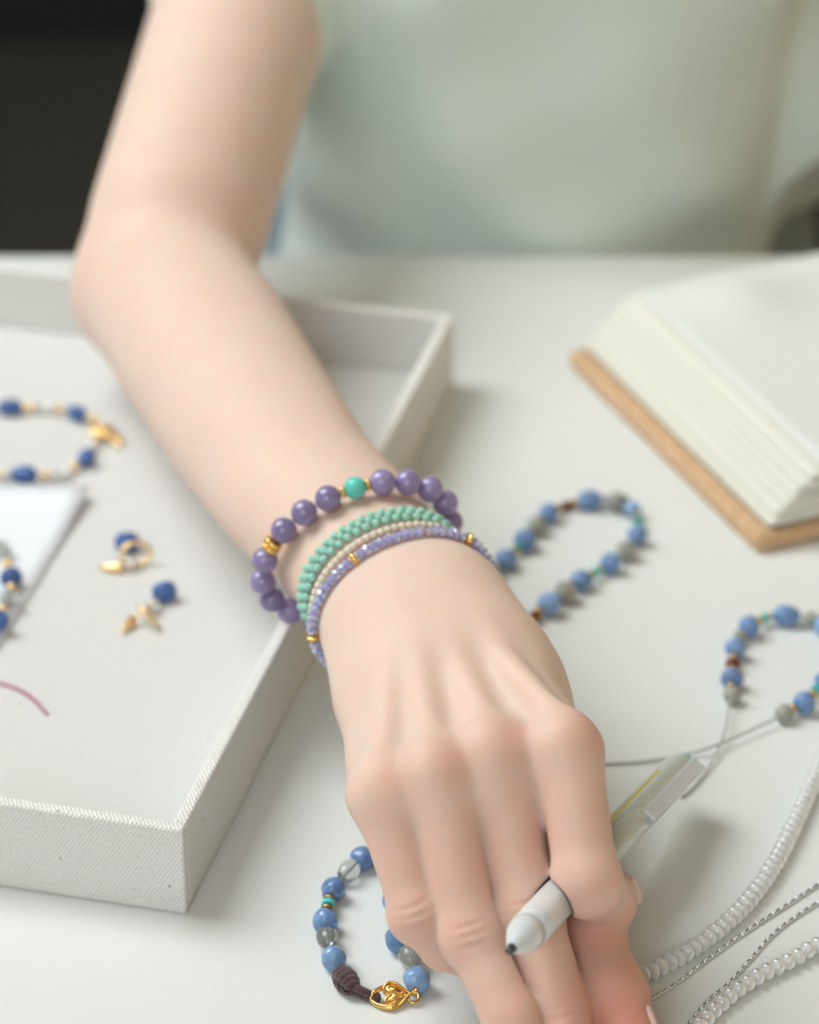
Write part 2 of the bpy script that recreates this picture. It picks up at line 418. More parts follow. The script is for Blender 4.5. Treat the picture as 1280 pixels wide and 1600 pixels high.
def window(name, c, w, h, axis):
    bm = bmesh.new()
    for (cx, cz, sw, sh) in ((0, h/2-0.02, w, 0.04), (0, -h/2+0.02, w, 0.04), (-w/2+0.02, 0, 0.04, h-0.08), (w/2-0.02, 0, 0.04, h-0.08), (0, 0, 0.03, h-0.08)):
        t = box_bm(0.05 if axis == 'x' else sw, sw if axis == 'x' else 0.05, sh)
        bmesh.ops.translate(t, vec=(0, cx, cz) if axis == 'x' else (cx, 0, cz), verts=t.verts)
        me = bpy.data.meshes.new('t'); t.to_mesh(me); t.free(); bm.from_mesh(me)
    o = struct(link(name, bm_mesh(name, bm, M['frame'], smooth=False), None, Matrix.Translation(c)))
    g = bm_mesh('pane', box_bm(*((0.006, w-0.08, h-0.08) if axis == 'x' else (w-0.08, 0.006, h-0.08))), M['glass'], smooth=False)
    link('pane', g, o, Matrix.Translation(c))
window('window_1', (RX0-0.05, 1.42, 1.72), 1.12, 1.72, 'x')
window('added_window', (-0.45, RY0-0.05, 1.35), 1.3, 1.1, 'y')  # unseen window added around the front fill light

# ================================================================== TABLE
T_BACK = Q(640, 397, 0).y
tb = thing('table', (0, 0.62, RZ0), 'wide white work table with a finely grained top', 'table')
box('tabletop', (0.1, (T_BACK+0.02)/2, -0.0125), (1.7, T_BACK-0.02, 0.025), M['table'], tb, bevel=0.0025)
for sx in (-0.70, 0.90):
    for y in (0.07, T_BACK-0.06):
        box('leg', (sx, y, (RZ0-0.025)/2), (0.045, 0.045, -0.025-RZ0), M['table_leg'], tb, bevel=0.003)

# ================================================================== TRAY
TH = math.radians(-13.9); TU = Vector((math.cos(TH), math.sin(TH), 0)); TR = Vector((-math.sin(TH), math.cos(TH), 0))
TO = Vector((-0.0677, 0.7225, 0)); TO = Q(290.5, 1430, 0)
TL, TW, TK, THH, TF = 0.357, 0.33, 0.0043, 0.0316, 0.0062
tr = thing('jewellery_tray', TO - TU*TW/2 + TR*TL/2, 'shallow open tray covered in off-white canvas', 'tray')
def tpos(a, b, z): return TO + TU*a + TR*b + Vector((0, 0, z))
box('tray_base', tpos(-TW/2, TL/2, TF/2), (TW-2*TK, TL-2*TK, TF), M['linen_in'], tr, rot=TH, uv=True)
box('front_wall', tpos(-TW/2, TK/2, THH/2), (TW, TK, THH), M['linen'], tr, bevel=0.0009, rot=TH, uv=True)
box('back_wall', tpos(-TW/2, TL-TK/2, THH/2), (TW, TK, THH), M['linen'], tr, bevel=0.0009, rot=TH, uv=True)
box('side_wall', tpos(-TK/2, TL/2, THH/2), (TK, TL-2*TK, THH), M['linen'], tr, bevel=0.0009, rot=TH, uv=True)
box('side_wall', tpos(-TW+TK/2, TL/2, THH/2), (TK, TL-2*TK, THH), M['linen'], tr, bevel=0.0009, rot=TH, uv=True)

# ================================================================== PERSON
E0 = D(240, 440, 1.205)                               # proximal forearm
OLE = D(214, 456, 1.196)
UA0 = D(280, 345, 1.206); UA1 = D(384, 0, 1.300)
udir = (UA1-UA0).normalized(); SH = UA0 + udir*0.26
WR = D(652, 962, 0.955)
LAT = (D(740, 880, 0.975)-D(500, 1000, 0.965)); LAT.normalize()
FA = [(D(254, 447, 1.194), 0.0335, 0.0330), (D(322, 547, 1.135), 0.0336, 0.0315), (D(395, 662, 1.080), 0.0315, 0.0285),
      (D(468, 765, 1.035), 0.0288, 0.0245), (D(537, 832, 1.005), 0.0272, 0.0215), (D(607, 915, 0.972), 0.0252, 0.0190),
      (D(650, 985, 0.950), 0.0258, 0.0182), (D(678, 1040, 0.935), 0.0275, 0.0175)]
MCP = {'index': D(889, 1180, 0.884), 'middle': D(772, 1192, 0.887), 'ring': D(682, 1222, 0.884), 'pinky': D(602, 1248, 0.887)}
FING = {
 'index': ([MCP['index'], D(917, 1378, 0.874), D(946, 1412, 0.893), D(963, 1398, 0.908)], [0.0096, 0.0090, 0.0085, 0.0072]),
 'middle': ([MCP['middle'], D(826, 1425, 0.881), D(878, 1578, 0.873), D(907, 1678, 0.8598)], [0.0098, 0.0090, 0.0080, 0.0064]),
 'ring': ([MCP['ring'], D(735, 1462, 0.8745), D(797, 1588, 0.866), D(838, 1672, 0.861)], [0.0096, 0.0081, 0.0077, 0.0062]),
 'pinky': ([MCP['pinky'], D(652, 1430, 0.880), D(694, 1478, 0.887), D(738, 1500, 0.895)], [0.0092, 0.0073, 0.0068, 0.0058]),
}
THUMB = ([D(795, 1085, 0.935), D(880, 1290, 0.918), D(922, 1462, 0.895), D(982, 1615, 0.872)], [0.014, 0.0120, 0.0098, 0.0080])
down = np.array((0, 0, -1.0))
def hand_sdf(P):
    palm = None
    for i, f in enumerate(('index', 'middle', 'ring', 'pinky')):
        m = MCP[f]; w = WR + LAT*(0.012, 0.004, -0.004, -0.012)[i] + Vector((0, 0, -0.001))
        inner = m + (w-m)*0.10 + Vector((0, 0, -0.004))
        d = cap(P, w, inner, (0.0112, 0.012, 0.0125, 0.0125)[i], (0.0100, 0.0104, 0.0102, 0.0098)[i])
        palm = d if palm is None else smin(palm, d, 0.012)
    # fleshy underside
    for a, b, ra, rb in ((WR+LAT*0.010+Vector((0, 0, -0.010)), MCP['index']+Vector((-0.004, 0.012, -0.014)), 0.012, 0.010),
                         (WR-LAT*0.010+Vector((0, 0, -0.008)), MCP['pinky']+Vector((0.004, 0.012, -0.012)), 0.011, 0.009)):
        palm = smin(palm, cap(P, a, b, ra, rb), 0.015)
    # flesh and webs between the knuckles
    for a_, b_, px, py, dd in (('index', 'middle', 848, 1262, 0.891), ('middle', 'ring', 738, 1280, 0.886), ('ring', 'pinky', 643, 1290, 0.887)):
        m = (MCP[a_]+MCP[b_])/2
        palm = smin(palm, cap(P, m+Vector((0, 0.004, -0.005)), D(px, py-(12 if a_ == 'index' else 34), dd), 0.0085, 0.0084), 0.008)
    # knuckles and tendons
    for i, f in enumerate(('index', 'middle', 'ring', 'pinky')):
        m = MCP[f]
        palm = smin(palm, sph(P, m+Vector((-0.0015, 0.002, 0.0022)), (0.0086, 0.0094, 0.0090, 0.0078)[i]), 0.008)
        w = WR + LAT*(0.007, 0.003, -0.003, -0.007)[i] + Vector((0, -0.004, 0.0095))
        palm = smin(palm, cap(P, w, m+Vector((-0.001, 0.004, 0.0078)), 0.0023, 0.0030), 0.006)
    fs = []
    for f, (J, R) in FING.items():
        d = None
        for a, b, ra, rb in zip(J, J[1:], R, R[1:]):
            c = cap(P, a, b, ra, rb); d = c if d is None else smin(d, c, 0.003)
        # slightly swollen middle joint, slim shafts
        d = smin(d, sph(P, J[1], R[1]*0.99), 0.005)
        mid = J[0].lerp(J[1], 0.45)
        fs.append(d)
    d = fs[0]
    for q in fs[1:]: d = smin(d, q, 0.0014)
    J, R = THUMB
    t = smin(cap(P, J[0], J[1], R[0], R[1]), cap(P, J[1], J[2], R[1], R[2]), 0.006)
    t = smin(t, cap(P, J[2], J[3], R[2], R[3]), 0.004)
    t = smin(t, sph(P, J[2].lerp(J[3], 0.62), 0.0094), 0.006)
    palm = smin(palm, cap(P, WR+LAT*0.012+Vector((0, 0, -0.006)), J[0], 0.013, 0.013), 0.016)
    palm = smin(palm, cap(P, J[0], J[1], R[0], R[1]), 0.014)
    d = smin(d, palm, 0.0065)
    return smin(d, t, 0.0025)
PT, PE = D(794, 1488, 0.8400), D(1066, 1197, 0.975)          # pen tip and tail: the fingers close round it
R0 = 0.0055
LEFT_ARM = (Vector((0.12, 1.35, 0.17)), D(1180, 40, 1.455))
def body_sdf(P):
    d = ell_tube(P, FA, LAT)
    d = smin(d, cap(P, UA0, SH, 0.0352, 0.0385), 0.012)
    d = smin(d, sph(P, OLE, 0.0165), 0.022)
    d = smin(d, hand_sdf(P), 0.012)
    d = -smin(-d, cap(P, PT, PE, R0+0.0006, R0+0.0006), 0.0008)      # flesh gives way where it touches the pen
    # trunk under the shirt, left arm inside its sleeve
    tr_ = ell_tube(P, [(Vector((0.055, 1.36, -0.10)), 0.085, 0.06), (Vector((0.06, 1.345, 0.10)), 0.10, 0.065), (Vector((0.065, 1.345, 0.20)), 0.10, 0.06)], (1, 0, 0))
    tr_ = smin(tr_, cap(P, SH, Vector((0.065, 1.345, 0.20)), 0.045, 0.05), 0.03)
    tr_ = smin(tr_, cap(P, LEFT_ARM[0], LEFT_ARM[1], 0.030, 0.028), 0.02)
    return smin(d, tr_, 0.012)

V, Qd = surface_nets(body_sdf, (-0.175, 0.60, -0.20), (0.26, 1.52, 0.30), 0.0009, 2)
# knuckle creases: shallow grooves across the backs of the joints
N_est = None
def grooves(V):
    disp = np.zeros(len(V))
    def groove(c, axis, across, offs, depth, width, half):
        nonlocal disp
        q = V-np.array(c); a = np.array(axis); b = np.array(across)
        s = q@a; t = q@b; near = (np.sqrt((q*q).sum(1)) < 0.016)
        for o in offs:
            bow = o - 18*(t*t)
            disp += near*depth*np.exp(-((s-bow)/width)**2)*np.exp(-(t/half)**2)
    for f, (J, R) in FING.items():
        ax = (J[2]-J[0]).normalized(); ac = LAT-ax*LAT.dot(ax); ac.normalize()
        top = J[1]+(D(700, 1400, 0.5)-D(700, 1400, 0.9)).normalized()*R[1]
        if f != 'index': groove(top, ax, ac, (-0.0028, 0.0, 0.0028), 0.00055, 0.0008, 0.0050)
        if f == 'middle':
            top = J[2]+(D(700, 1400, 0.5)-D(700, 1400, 0.9)).normalized()*R[2]
            groove(top, ax, ac, (-0.0012, 0.0014), 0.00055, 0.0008, 0.0045)
    return disp
dsp = grooves(V)
cen = np.array(cam.location); vd = cen-V; vd /= np.linalg.norm(vd, axis=1)[:, None]
V = V-vd*dsp[:, None]
flush_shade = np.zeros(len(V))
def spot(c, r, s):
    global flush_shade
    q = V-np.array(c); flush_shade = np.maximum(flush_shade, s*np.exp(-(q*q).sum(1)/(r*r)))
for f, (J, R) in FING.items():
    spot(J[0]+Vector((0.004, -0.001, 0.008)), 0.009, 0.44); spot(J[1], 0.014, 0.46); spot(J[2], 0.014, 0.46); spot(J[0].lerp(J[1], 0.55), 0.018, 0.38); spot(J[3], 0.012, 0.55)
spot(THUMB[0][2], 0.018, 0.95); spot(THUMB[0][3], 0.026, 0.95); spot(OLE, 0.03, 0.15)  # thumb redness deepened, painting in the shade under the hand
me = np_mesh('person', V, Qd, M['skin'])
at = me.attributes.new('flush_shade', 'FLOAT', 'POINT'); at.data.foreach_set('value', flush_shade.astype(np.float32))
person = link('person', me)
tag(person, 'person in a sage shirt reaching right arm forward with pen in hand', 'person')

# nails
def nail(tip, axis, normal, w, l):
    bm = bmesh.new(); bmesh.ops.create_uvsphere(bm, u_segments=16, v_segments=10, radius=1)
    bmesh.ops.scale(bm, vec=(l/2, w/2, 0.0016), verts=bm.verts)
    me = bm_mesh('fingernail', bm, M['nail'])
    link('fingernail', me, person, place(tip, axis, up=normal))
iJ = FING['index'][0]
nail(iJ[2].lerp(iJ[3], 0.8)+Vector((0.0060, 0.0005, 0.0018)), (iJ[3]-iJ[2]), Vector((1, 0.1, 0.35)), 0.009, 0.011)

toC = (cam.location-FING['middle'][0][3]).normalized()
for f in ('middle', 'ring', 'pinky'):
    J, R = FING[f]; ax_ = (J[3]-J[2]).normalized(); nn = (toC-ax_*toC.dot(ax_)).normalized()
    if f == 'pinky': nn = (Vector((-0.3, -1, 0.5))-ax_*Vector((-0.3, -1, 0.5)).dot(ax_)).normalized()
    nail(J[3]-ax_*0.001+nn*(R[3]-0.0006), ax_, nn, R[3]*1.45, R[3]*1.9)
J, R = THUMB; ax_ = (J[3]-J[2]).normalized(); nn = Vector((1, 0.35, 0.3)); nn = (nn-ax_*nn.dot(ax_)).normalized()
nail(J[3]-ax_*0.001+nn*(R[3]-0.0006), ax_, nn, R[3]*1.3, R[3]*1.6)

# shirt
HEM = UA0+udir*0.122
def shirt_sdf(P):
    t = ell_tube(P, [(Vector((0.055, 1.36, -0.16)), 0.128, 0.102), (Vector((0.055, 1.323, -0.05)), 0.114, 0.100), (Vector((0.055, 1.318, 0.06)), 0.118, 0.092),
                     (Vector((0.05, 1.313, 0.17)), 0.130, 0.086), (Vector((0.065, 1.35, 0.235)), 0.10, 0.06)], (1, 0, 0))
    sl = cap(P, HEM+udir*-0.04, SH, 0.0368, 0.052)
    n = np.array((udir+Vector((0.22, 0.0, 0.1))).normalized()); 
    sl = np.maximum(sl, -((P-np.array(HEM, np.float32))@n.astype(np.float32)))
    t = smin(t, sl, 0.025)
    a, b = D(1060, -170, 1.455), D(1235, 165, 1.445)
    s2 = cap(P, a, b+(b-a)*0.2, 0.046, 0.054)
    n2 = np.array((b-a).normalized(), np.float32)
    s2 = np.maximum(s2, (P-np.array(b, np.float32))@n2-0.040)
    s2 = smin(s2, cap(P, Vector((0.14, 1.36, 0.20)), a, 0.05, 0.045), 0.02)
    t = smin(t, s2, 0.012)
    # soft folds of the cloth
    x, y, z = P[:, 0], P[:, 1], P[:, 2]
    f = 0.0022*np.sin(x*70+z*38+1.5*np.sin(z*30))+0.0016*np.sin(z*85-x*40+2)
    return t+f
V, Qd = surface_nets(shirt_sdf, (-0.20, 1.20, -0.26), (0.36, 1.56, 0.32), 0.0032, 3)
sh = link('shirt', np_mesh('shirt', V, Qd, M['shirt']), person); sh['label'] = 'sage green short-sleeved shirt'
def hips_sdf(P):
    d = ell_tube(P, [(Vector((0.06, 1.45, -0.07)), 0.145, 0.10), (Vector((0.06, 1.46, -0.20)), 0.17, 0.12)], (1, 0, 0))
    for s in (-1, 1):
        d = smin(d, cap(P, Vector((0.06+s*0.085, 1.46, -0.20)), Vector((0.06+s*0.11, 1.06, -0.20)), 0.085, 0.065), 0.03)
        d = smin(d, cap(P, Vector((0.06+s*0.11, 1.06, -0.20)), Vector((0.06+s*0.11, 1.08, -0.64)), 0.063, 0.045), 0.02)
    return d
V, Qd = surface_nets(hips_sdf, (-0.26, 0.95, -0.73), (0.40, 1.62, 0.06), 0.006, 2)
tr2 = link('trousers', np_mesh('trousers', V, Qd, M['denim']), person); tr2['label'] = 'light blue denim trousers'

# ================================================================== BEAD MESHES  (hole along X, radius 1)
def round_bead(name, m, u=20, v=12):
    bm = bmesh.new(); bmesh.ops.create_uvsphere(bm, u_segments=u, v_segments=v, radius=1)
    bmesh.ops.rotate(bm, matrix=Matrix.Rotation(math.pi/2, 3, 'Y'), verts=bm.verts)
    return bm_mesh(name, bm, m)
def nugget(name, m, seed, amp=0.10):
    bm = bmesh.new(); bmesh.ops.create_icosphere(bm, subdivisions=3, radius=1)
    for v in bm.verts:
        k = 1+amp*noise.noise(v.co*1.2+Vector((seed*3.7, seed*1.3, 0)))*1.6
        e = v.co.copy(); e.x = math.copysign(abs(e.x)**0.9, e.x)
        v.co = e*k
    return bm_mesh(name, bm, m)
def faceted(name, m, flat=True):
    prof = [(-0.62, 0.45), (-0.42, 0.86), (0, 1.0), (0.42, 0.86), (0.62, 0.45)]
    return lathe_mesh(name, prof, m, seg=9, smooth=not flat)
def disc(name, m): return lathe_mesh(name, [(-1, 0.55), (-1, 0.86), (-0.6, 1), (0.6, 1), (1, 0.86), (1, 0.55)], m, seg=18)
def seed(name, m): return lathe_mesh(name, [(-0.72, 0.4), (-0.66, 0.72), (-0.3, 0.98), (0.3, 0.98), (0.66, 0.72), (0.72, 0.4)], m, seg=12)
NUG = {k: [nugget('nugget_bead', M[k], i+j*10) for i in range(4)] for j, k in enumerate(('stone_blue', 'stone_pale', 'stone_grey', 'quartz', 'lapis'))}
RND = {k: round_bead('round_bead', M[k]) for k in ('purple', 'aqua', 'pearl', 'gold_pale', 'gold', 'crystal', 'brown_glass', 'stone_grey', 'turq', 'silver', 'quartz')}
DISC = {k: disc('spacer_bead', M[k]) for k in ('gold', 'bronze', 'turq', 'gold_pale', 'silver')}
SEED = {k: seed('seed_bead', M[k]) for k in ('mint', 'cream', 'lilac', 'crystal', 'gold', 'lilac_clear')}
FAC = {k: faceted('crystal_bead', M[k]) for k in ('lilac', 'lilac_clear', 'brown_glass', 'crystal')}

PNAME = {'N': 'stone_bead', 'R': 'round_bead', 'D': 'spacer_bead', 'F': 'crystal_bead', 'S': 'seed_bead'}
def strand(root, items, z0, closed=False, string=True, zs=0.0035, label=True, extra=(), sr=0.0004):
    """items: (type, material, px, py, half length mm, radius mm); laid on the surface z0"""
    P = []
    for it in items:
        r = it[5]/1000
        P.append(Q(it[2], it[3], z0 + (r if it[0] in 'NF' or r > 0.0028 else max(zs, r))))
    n = len(P)
    for i, it in enumerate(items):
        a = P[i-1] if (i > 0 or closed) else P[i]; b = P[(i+1) % n] if (i < n-1 or closed) else P[i]
        t = b-a
        me = {'N': lambda: random.choice(NUG[it[1]]), 'R': lambda: RND[it[1]], 'D': lambda: DISC[it[1]], 'F': lambda: FAC[it[1]], 'S': lambda: SEED[it[1]]}[it[0]]()
        hl, r = it[4]/1000, it[5]/1000
        link(PNAME[it[0]], me, root, place(P[i], t, (hl, r*random.uniform(0.96, 1.04), r), roll=random.uniform(-0.3, 0.3) if it[0] == 'N' else 0))
    if string:
        c = catmull(P, 4, closed)
        link('string', tube_mesh('string', c, sr, M['thread'], 6, closed), root)
    return P

# ================================================================== WRIST BRACELETS
def ring(L, R, T, off, n=360, axis=None, c=None):
    """closed curve lying on the arm's surface (plus off) in the plane through three points"""
    nrm = (R-L).cross(T-L).normalized() if axis is None else axis
    C = (L+R)/2 if c is None else c
    e1 = (R-L).normalized(); e2 = nrm.cross(e1).normalized()
    if e2.z < 0: e2 = -e2
    th = np.linspace(0, 2*math.pi, n, endpoint=False)
    d = np.outer(np.cos(th), np.array(e1))+np.outer(np.sin(th), np.array(e2))
    lo = np.full(n, 0.004); hi = np.full(n, 0.060)
    for _ in range(26):
        mid = (lo+hi)/2; v = body_sdf((np.array(C)+d*mid[:, None]).astype(np.float32))-off
        lo = np.where(v < 0, mid, lo); hi = np.where(v < 0, hi, mid)
    r = (lo+hi)/2
    k = np.ones(9)/9; r = np.convolve(np.r_[r[-4:], r, r[:4]], k, 'valid')
    return [Vector(p) for p in np.array(C)+d*r[:, None]], C, nrm
def axis_at(px, py, d): return D(px, py, d)
# purple stone bracelet
L_, R_, T_ = D(446, 945, 1.000), D(706, 812, 1.000), D(560, 782, 0.982)
pb = thing('beaded_bracelet', (L_+R_)/2-Vector((0, 0, 0.03)), 'bracelet of round purple stones with one aqua bead on the wrist', 'bracelet')
crv, C, nrm = ring(L_, R_, T_, 0.0044)
def nearest_index(crv, px, py, front=True):
    best = None
    for i, p in enumerate(crv):
        q = p-cam.location; d = q.y*CP-q.z*SP; x = 640+F*q.x/d; y = 800+F*(-q.z*CP-q.y*SP)/d
        e = (x-px)**2+(y-py)**2
        if best is None or e < best[0]: best = (e, i)
    return best[1], best[0]**0.5
i0, e0 = nearest_index(crv, 558, 776)
crv2 = crv[i0:]+crv[:i0]
tot = sum((b-a).length for a, b in zip(crv2, crv2[1:]+crv2[:1]))
# walk one way round from the aqua bead
seq = [('R', 'aqua', 3.6), ('D', 'gold', 0.55)]+[('R', 'purple', 4.25)]*4
def walk(seqs, crv2, tot):
    Lc = 0.0; out = []
    pts = resample(crv2, n=2000, closed=True)
    for kind, m, h in seqs:
        c = Lc+h/1000
        p, t = pts[int(c/tot*2000) % 2000]; out.append((kind, m, h, p, t)); Lc += 2*h/1000
    return out, Lc
dirn = 1 if nearest_index(crv2, 600, 770)[0] < len(crv2)/2 else -1
if dirn < 0: crv2 = [crv2[0]]+crv2[1:][::-1]
seqR = [('R', 'aqua', 3.55), ('D', 'gold', 0.6)]
n_p = int((tot*1000-7.1-1.2-1.2-2*2.4)/8.5)
rest = (tot*1000-7.1-1.2-1.2-4.0)/n_p/2
# going right from aqua: beads run round under the wrist and come back on the left; three beads lie between aqua and the gold discs
seqR += [('R', 'purple', rest)]*(n_p-3)+[('D', 'gold', 1.0), ('D', 'gold', 1.0)]+[('R', 'purple', rest)]*3+[('D', 'gold', 0.6)]
crv3 = resample(crv2, n=2000, closed=True)
sh0 = 3.55/1000
pos = -sh0
for kind, m, h in seqR:
    c = pos+h/1000; p, t = crv3[int(round(c/tot*2000)) % 2000]; pos += 2*h/1000
    if kind == 'R':
        rr = 0.0036 if m == 'aqua' else min(0.0043, h/1000+0.0001)
        link('round_bead', RND[m], pb, place(p, t, (rr, rr, rr), up=nrm, roll=random.uniform(0, 6)))
    else:
        big = h > 0.8
        link('spacer_bead', DISC[m], pb, place(p, t, (h/1000, 0.0030 if big else 0.0021, 0.0030 if big else 0.0021), up=nrm))
link('string', tube_mesh('string', [p for p, t in resample(crv2, n=160, closed=True)], 0.0004, M['thread'], 6, True), pb)

def seed_ring(root, L, R, T, shift, off, kind, mats, step, sc, name, jitter=0.0, phase=0.0, every=None):
    a = (R-L).cross(T-L).normalized()
    if a.y > 0: a = -a                                # towards the hand
    s = a*shift
    crv, C, n_ = ring(L+s, R+s, T+s, off)
    pts = resample(crv, step=step, closed=True, start=0.0)
    k = int(phase*10)
    N = len(pts)
    for i, (p, t) in enumerate(pts):
        if phase: p = p.lerp(pts[(i+1) % N][0], phase)
        out = (p-C).normalized()
        if every and i in every:
            link('spacer_bead', DISC[every[i]], root, place(p, t, (0.0008, sc[1]*1.15, sc[1]*1.15), up=out)); continue
        mname = mats if isinstance(mats, str) else random.choice(mats)
        me = {'S': SEED, 'F': FAC}[kind][mname]
        q = p+out*random.uniform(-jitter, jitter)
        link(name, me, root, place(q, t, (sc[0], sc[1], sc[1]), up=out, roll=random.uniform(0, 0.6)))
    link('string', tube_mesh('string', [p for p, t in resample(crv, n=120, closed=True)], 0.0003, M['thread'], 5, True), root)
    return N
# plane of the lower bracelets, by the lilac strand
L2, R2, T2 = D(528, 1020, 0.964), D(735, 878, 0.968), D(618, 866, 0.958)
base = (L2+R2)/2-Vector((0, 0, 0.03))
mb = thing('seed_bead_bracelet', base, 'woven mint green seed bead band next to the purple stone bracelet', 'bracelet')
for k, sft in enumerate((-0.0168, -0.0144, -0.0120)):
    seed_ring(mb, L2, R2, T2, sft, 0.0013+0.0002*(k == 1), 'S', 'mint', 0.0034, (0.0017, 0.00134), 'seed_bead', phase=k*0.45)
cb = thing('seed_bead_bracelet', base, 'thin cream seed bead strand between mint band and lilac crystals', 'bracelet')
seed_ring(cb, L2, R2, T2, -0.0070, 0.0011, 'S', 'cream', 0.0024, (0.0016, 0.00120), 'seed_bead')
lb = thing('crystal_bracelet', base, 'lilac glass crystal bracelet with gold spacers, nearest the hand', 'bracelet')
seed_ring(lb, L2, R2, T2, 0.0, 0.0016, 'F', ['lilac']*9+['lilac_clear'], 0.0025, (0.0020, 0.0019), 'crystal_bead', jitter=0.0001,
          every={3: 'gold', 19: 'gold', 31: 'gold', 50: 'gold'})

# ================================================================== BRACELET WITH HEART CLASP (front)
bb = thing('stone_bracelet', Q(570, 1450, 0), 'blue stone bracelet with gold heart clasp and brown cord below the little finger', 'bracelet')
items = [('N', 'quartz', 642, 1496, 4.3, 3.6), ('N', 'stone_blue', 622, 1468, 4.0, 4.0), ('D', 'bronze', 619, 1445, 0.7, 2.0), ('D', 'turq', 617.5, 1436, 1.0, 2.1),
         ('D', 'bronze', 616, 1428, 0.6, 1.6), ('N', 'stone_blue', 618, 1405, 3.9, 3.8), ('N', 'quartz', 622, 1375, 4.2, 3.4), ('N', 'stone_pale', 612, 1346, 3.9, 3.8),
         ('N', 'stone_blue', 592, 1330, 3.9, 3.6), ('N', 'stone_blue', 567, 1341, 3.8, 3.8), ('N', 'quartz', 545, 1361, 4.4, 3.3), ('N', 'stone_blue', 521, 1390, 3.9, 3.7), ('D', 'bronze', 514.5, 1405.5, 0.7, 1.8),
         ('D', 'turq', 513, 1413, 1.0, 2.1), ('D', 'bronze', 511.5, 1421, 0.8, 2.0), ('N', 'stone_blue', 508, 1439, 3.7, 3.9), ('N', 'quartz', 511, 1465, 4.3, 3.1),
         ('N', 'stone_pale', 522, 1497, 3.5, 3.8)]
items = [('N', 'stone_pale', 651, 1531, 3.9, 4.1)]+items
Ps = strand(bb, items, 0.0, string=True)
link('crimp', DISC['silver'], bb, place(Q(530, 1514, 0.003), Q(538, 1524, 0.003)-Q(526, 1505, 0.003), (0.0008, 0.0010, 0.0010)))
# cord: knot of stacked coils and a double loop
kn0, kn1 = Q(532, 1521, 0.0034), Q(551, 1545, 0.0030)
kt = (kn1-kn0)
coil = []
for i in range(81):
    u = i/80; c = kn0.lerp(kn1, u); Rm = frame_from(kt); r = 0.0020*(0.75+0.5*math.sin(math.pi*min(1, u*1.1)))
    a = u*2*math.pi*4.5
    coil.append(c+Rm @ Vector((0, r*math.cos(a), r*math.sin(a))))
link('cord_knot', tube_mesh('cord_knot', coil, 0.0014, M['cord'], 8), bb)
loop = catmull([Q(548, 1540, 0.0038), Q(562, 1546, 0.0036), Q(578, 1553, 0.0026), Q(588, 1556, 0.0020), Q(589, 1561, 0.0016), Q(583, 1561, 0.0014), Q(566, 1555, 0.0014), Q(550, 1547, 0.0016)], 8)
link('cord_loop', tube_mesh('cord_loop', loop, 0.00125, M['cord'], 8), bb)
# lobster clasp: heart body, hook, lever, ring
def gl(px, py, z=0.0022): return Q(px, py, z)
heart = []
for i in range(40):
    t = 2*math.pi*i/40
    hx = 16*math.sin(t)**3; hy = 13*math.cos(t)-5*math.cos(2*t)-2*math.cos(3*t)-math.cos(4*t)
    heart.append((hx/17, (hy+2.5)/15))
hc = Q(622, 1556, 0.0022); ax = (Q(645, 1554, 0.0022)-hc).normalized()       # point of the heart looks right
ay = Vector((0, 0, 1)).cross(ax)
bm = bmesh.new(); tilt = Matrix.Rotation(math.radians(28), 3, ax)
def hp(x, y, z): return hc+ax*(-y*0.0045)+tilt @ (ay*(x*0.0046)+Vector((0, 0, z)))
top = [bm.verts.new(hp(x*0.9, y*0.9, 0.0010)) for x, y in heart]; rim = [bm.verts.new(hp(x, y, 0.0004)) for x, y in heart]
rim2 = [bm.verts.new(hp(x, y, -0.0006)) for x, y in heart]; bot = [bm.verts.new(hp(x*0.9, y*0.9, -0.0011)) for x, y in heart]
ct = bm.verts.new(hp(0, 0, 0.0012)); cbv = bm.verts.new(hp(0, 0, -0.0012))
for i in range(40):
    j = (i+1) % 40
    bm.faces.new((ct, top[j], top[i])); bm.faces.new((top[i], top[j], rim[j], rim[i])); bm.faces.new((rim[i], rim[j], rim2[j], rim2[i]))
    bm.faces.new((rim2[i], rim2[j], bot[j], bot[i])); bm.faces.new((cbv, bot[i], bot[j]))
bmesh.ops.recalc_face_normals(bm, faces=bm.faces)
cl = link('clasp', bm_mesh('clasp', bm, M['gold']), bb); cl['label'] = 'gold heart-shaped lobster clasp'; keep_mw(cl, Matrix.Identity(4))
ob = []
for sx, sy, fl in ((-0.42, 0.40, 1), (0.42, 0.40, -1), (0.0, -0.30, 1)):
    c = [hp(sx+0.26*(1-u*0.7)*math.cos(fl*u*6.5+1.2), sy+0.26*(1-u*0.7)*math.sin(fl*u*6.5+1.2), 0.0013) for u in [i/26 for i in range(27)]]
    link('scroll', tube_mesh('scroll', c, 0.00022, M['gold'], 6), cl)
edge = [hp(x*0.93, y*0.93, 0.0011) for x, y in heart]
link('rim', tube_mesh('rim', edge, 0.00035, M['gold'], 6, True), cl)
hk = catmull([gl(616, 1545, 0.0030), gl(602, 1543, 0.0034), gl(590, 1547, 0.0034), gl(582, 1553, 0.0030), gl(580, 1562, 0.0016), gl(588, 1569, 0.0012), gl(600, 1573, 0.0012), gl(614, 1574, 0.0013)], 8)
link('hook', tube_mesh('hook', hk, 0.00085, M['gold'], 8, taper=lambda u: 0.65+0.5*abs(2*u-1)), cl)
link('lever', tube_mesh('lever', [gl(615, 1546, 0.003), gl(614, 1539, 0.0034), gl(614, 1534, 0.0036)], 0.0008, M['gold'], 8, taper=lambda u: 1-0.5*u), cl)
rc = gl(646, 1558, 0.0020)
link('loop_ring', tube_mesh('loop_ring', [rc+Vector((0.0016*math.cos(a), 0.0019*math.sin(a), 0.0006*math.sin(a))) for a in [i*math.pi/12 for i in range(24)]], 0.0005, M['gold'], 6, True), cl)
rc2 = gl(648, 1549, 0.0036)
